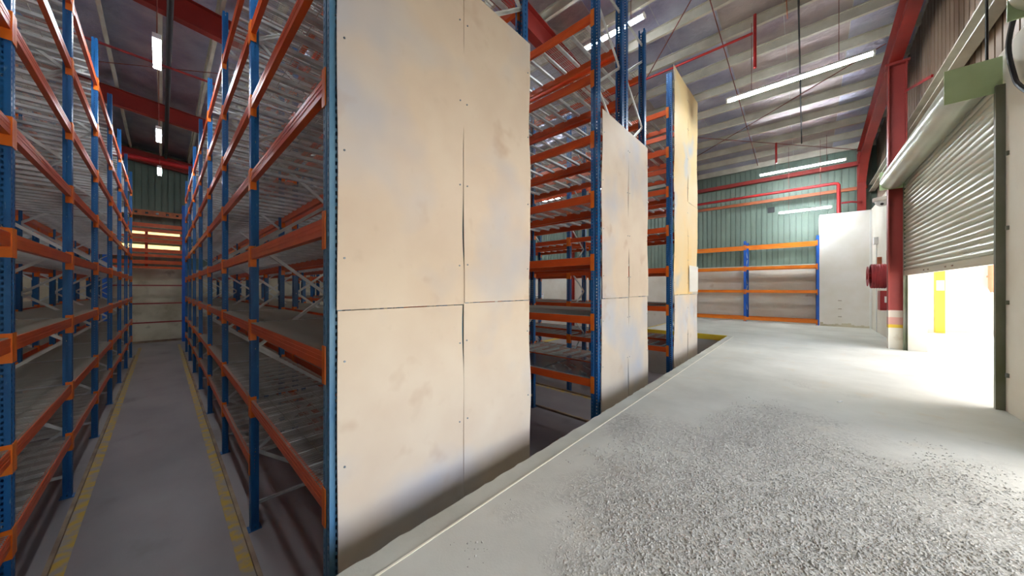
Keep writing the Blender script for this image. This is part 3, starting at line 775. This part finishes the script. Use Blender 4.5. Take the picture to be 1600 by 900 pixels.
pipe([(16.3, .86, 7.2), (16.3, .86, 6.4)], .035, 'pipe_red', 'short red sprinkler drop near the green cladding')
pipe([(2.9, 12.8, 7.45), (-4.5, 12.8, 7.6)], .03, 'hose', 'slim pinkish pipe crossing over the yellow-lined aisle')
pipe([(4.0, 22.3, 7.36), (-4.5, 22.3, 7.44)], .12, 'pipe_red', 'fat red pipe crossing near the end of the yellow-lined aisle')
pipe([(4.3, -1.45, 8.3), (11.2, 4.8, 7.62)], .012, 'rod', 'thin diagonal bracing rod over the near dock', 'rod', 'bracing_rod')
pipe([(12.0, -1.45, 7.5), (16.5, 4.8, 7.06)], .012, 'rod', 'thin diagonal bracing rod running down towards the green cladding', 'rod', 'bracing_rod')
pipe([(18.3, -1.45, 6.9), (12.2, 4.8, 7.42)], .012, 'rod', 'thin diagonal bracing rod crossing towards the eaves column', 'rod', 'bracing_rod')
pipe([(-2.8, 5.1, 8.66), (3.2, 11.4, 8.12)], .012, 'rod', 'thin bracing rod above the near part of the yellow-lined aisle', 'rod', 'bracing_rod')
pipe([(3.2, 11.8, 8.12), (-3.2, 18.0, 8.7)], .012, 'rod', 'thin bracing rod above the far part of the yellow-lined aisle', 'rod', 'bracing_rod')
pipe([(3.0, .12, 8.54), (16.9, .12, 7.15)], .018, 'black', 'dark conduit running down the roof above the dock lights', 'conduit', 'conduit')
pipe([(3.0, .32, 8.57), (10.0, .32, 7.87)], .01, 'girt', 'thin yellowish conduit beside the dark one under the roof', 'conduit', 'conduit')
pipe([(.13, 5.2, 8.12), (.13, 24, 8.12)], .06, 'black', 'dark cable tray running above the yellow-lined aisle', 'cable tray', 'cable_tray')
# sag rods between purlins
for yy in (1.6, 7.9, 14.5):
    pipe([(5.0, yy, roof(5.0) - .26), (18.2, yy, roof(18.2) - .26)], .012, 'rod', 'slim rust red sag rod under the purlins, %s from the dock' % {1.6: 'first', 7.9: 'second', 14.5: 'third'}[yy], 'rod', 'sag_rod', 'sag rods between the purlins')
# dark vent on green cladding
tag(MB().box(X_WALL - .03, X_WALL - .0, 1.05, 1.3, 4.96, 5.2).build('vent_plate', 'black'), 'small black square plate on the green cladding', 'plate')

# wall sign seen between the racks
sg = thing('wall_sign', 'small white wall sign with a red line over two short dark lines', 'sign', (X_WALL - .005, 14.7, .88))
MB().box(-.01, 0, -.55, .55, -.24, .24).build('board', 'white', sg)
MB().box(-.014, -.01, -.5, .5, .15, .18).build('red_line', 'pipe_red', sg)
for z_, ws in ((.0, (.1, .16, .08)), (-.12, (.14, .1, .18, .12))):
    y_ = sum(ws) / 2 + .03 * len(ws) / 2
    for w_ in ws:
        MB().box(-.014, -.01, y_ - w_, y_, z_ - .03, z_ + .03).build('dark_mark', 'grey_text', sg); y_ -= w_ + .03

# ------------------------------------------------------------------ outside the shutters
g = MB().box(-30, X_WALL, -40, Y_RIGHT - .32, -.2, -.002).build('ground_apron', 'asphalt'); struct(g, 'sunlit pale concrete apron outside the loading doors')
wo = MB().box(X_WALL - .1, X_WALL + .3, -14, Y_RIGHT - .3, -.2, 5.0).build('wall_outside', 'white_wall'); struct(wo, 'white wall outside beyond the loading door')
cn = MB().box(-10, X_WALL, -5.6, Y_RIGHT - .3, 4.75, 4.85).build('sun_blocker_outside', 'galv'); struct(cn, 'added unseen slab keeping direct sun out of the loading doors')  # added slab out of view; blocks direct sun and high sky at the doors
yc_ = thing('yellow_post', 'yellow painted steel post outside the half open shutter', 'post', (17.6, -3.3, 0))
MB().box(-.1, .1, -.1, .1, 0, 4.7).build('shaft', 'yellow', yc_); MB().box(-.105, -.1, -.08, .08, 1.42, 1.75).build('notice', 'white', yc_)
pp = thing('drain_pipe', 'faded orange-pink drain pipe with an elbow on the outside white wall', 'pipe', (X_WALL - .36, -4.6, 0))
MB().tube(smooth_path([(0, 0, 4.6), (0, 0, 1.75), (0, -.03, 1.5), (0, -.2, 1.38), (0, -.55, 1.3)], 4), .14, 12).build('pipe', 'pink_pipe', pp, smooth=True)
for z in (2.4, 3.6): MB().box(.1, .245, -.03, .03, z, z + .05).build('wall_clip', 'rail', pp)
for z in (1.85,): MB().rod((0, 0, z), (0, 0, z + .06), .165, 14).build('collar', 'pink_pipe', pp)
MB().rod((0, -.58, 1.3), (0, -.85, 1.27), .12, 12).build('end_cap', mat('pink_cap', srgb(228, 160, 170), .5), pp)
rl = thing('guard_railing', 'white tubular guard railing outside against the white wall', 'railing', (17.9, -5.3, 0))
for i in range(5): MB().rod((0, .4 - i * .45, 0), (0, .4 - i * .45, 1.1), .03, 8).build('post', 'white', rl)
for z in (.25, .5, .8, 1.1): MB().rod((0, .4, z), (0, -1.4, z), .025, 8).build('rail', 'white', rl)
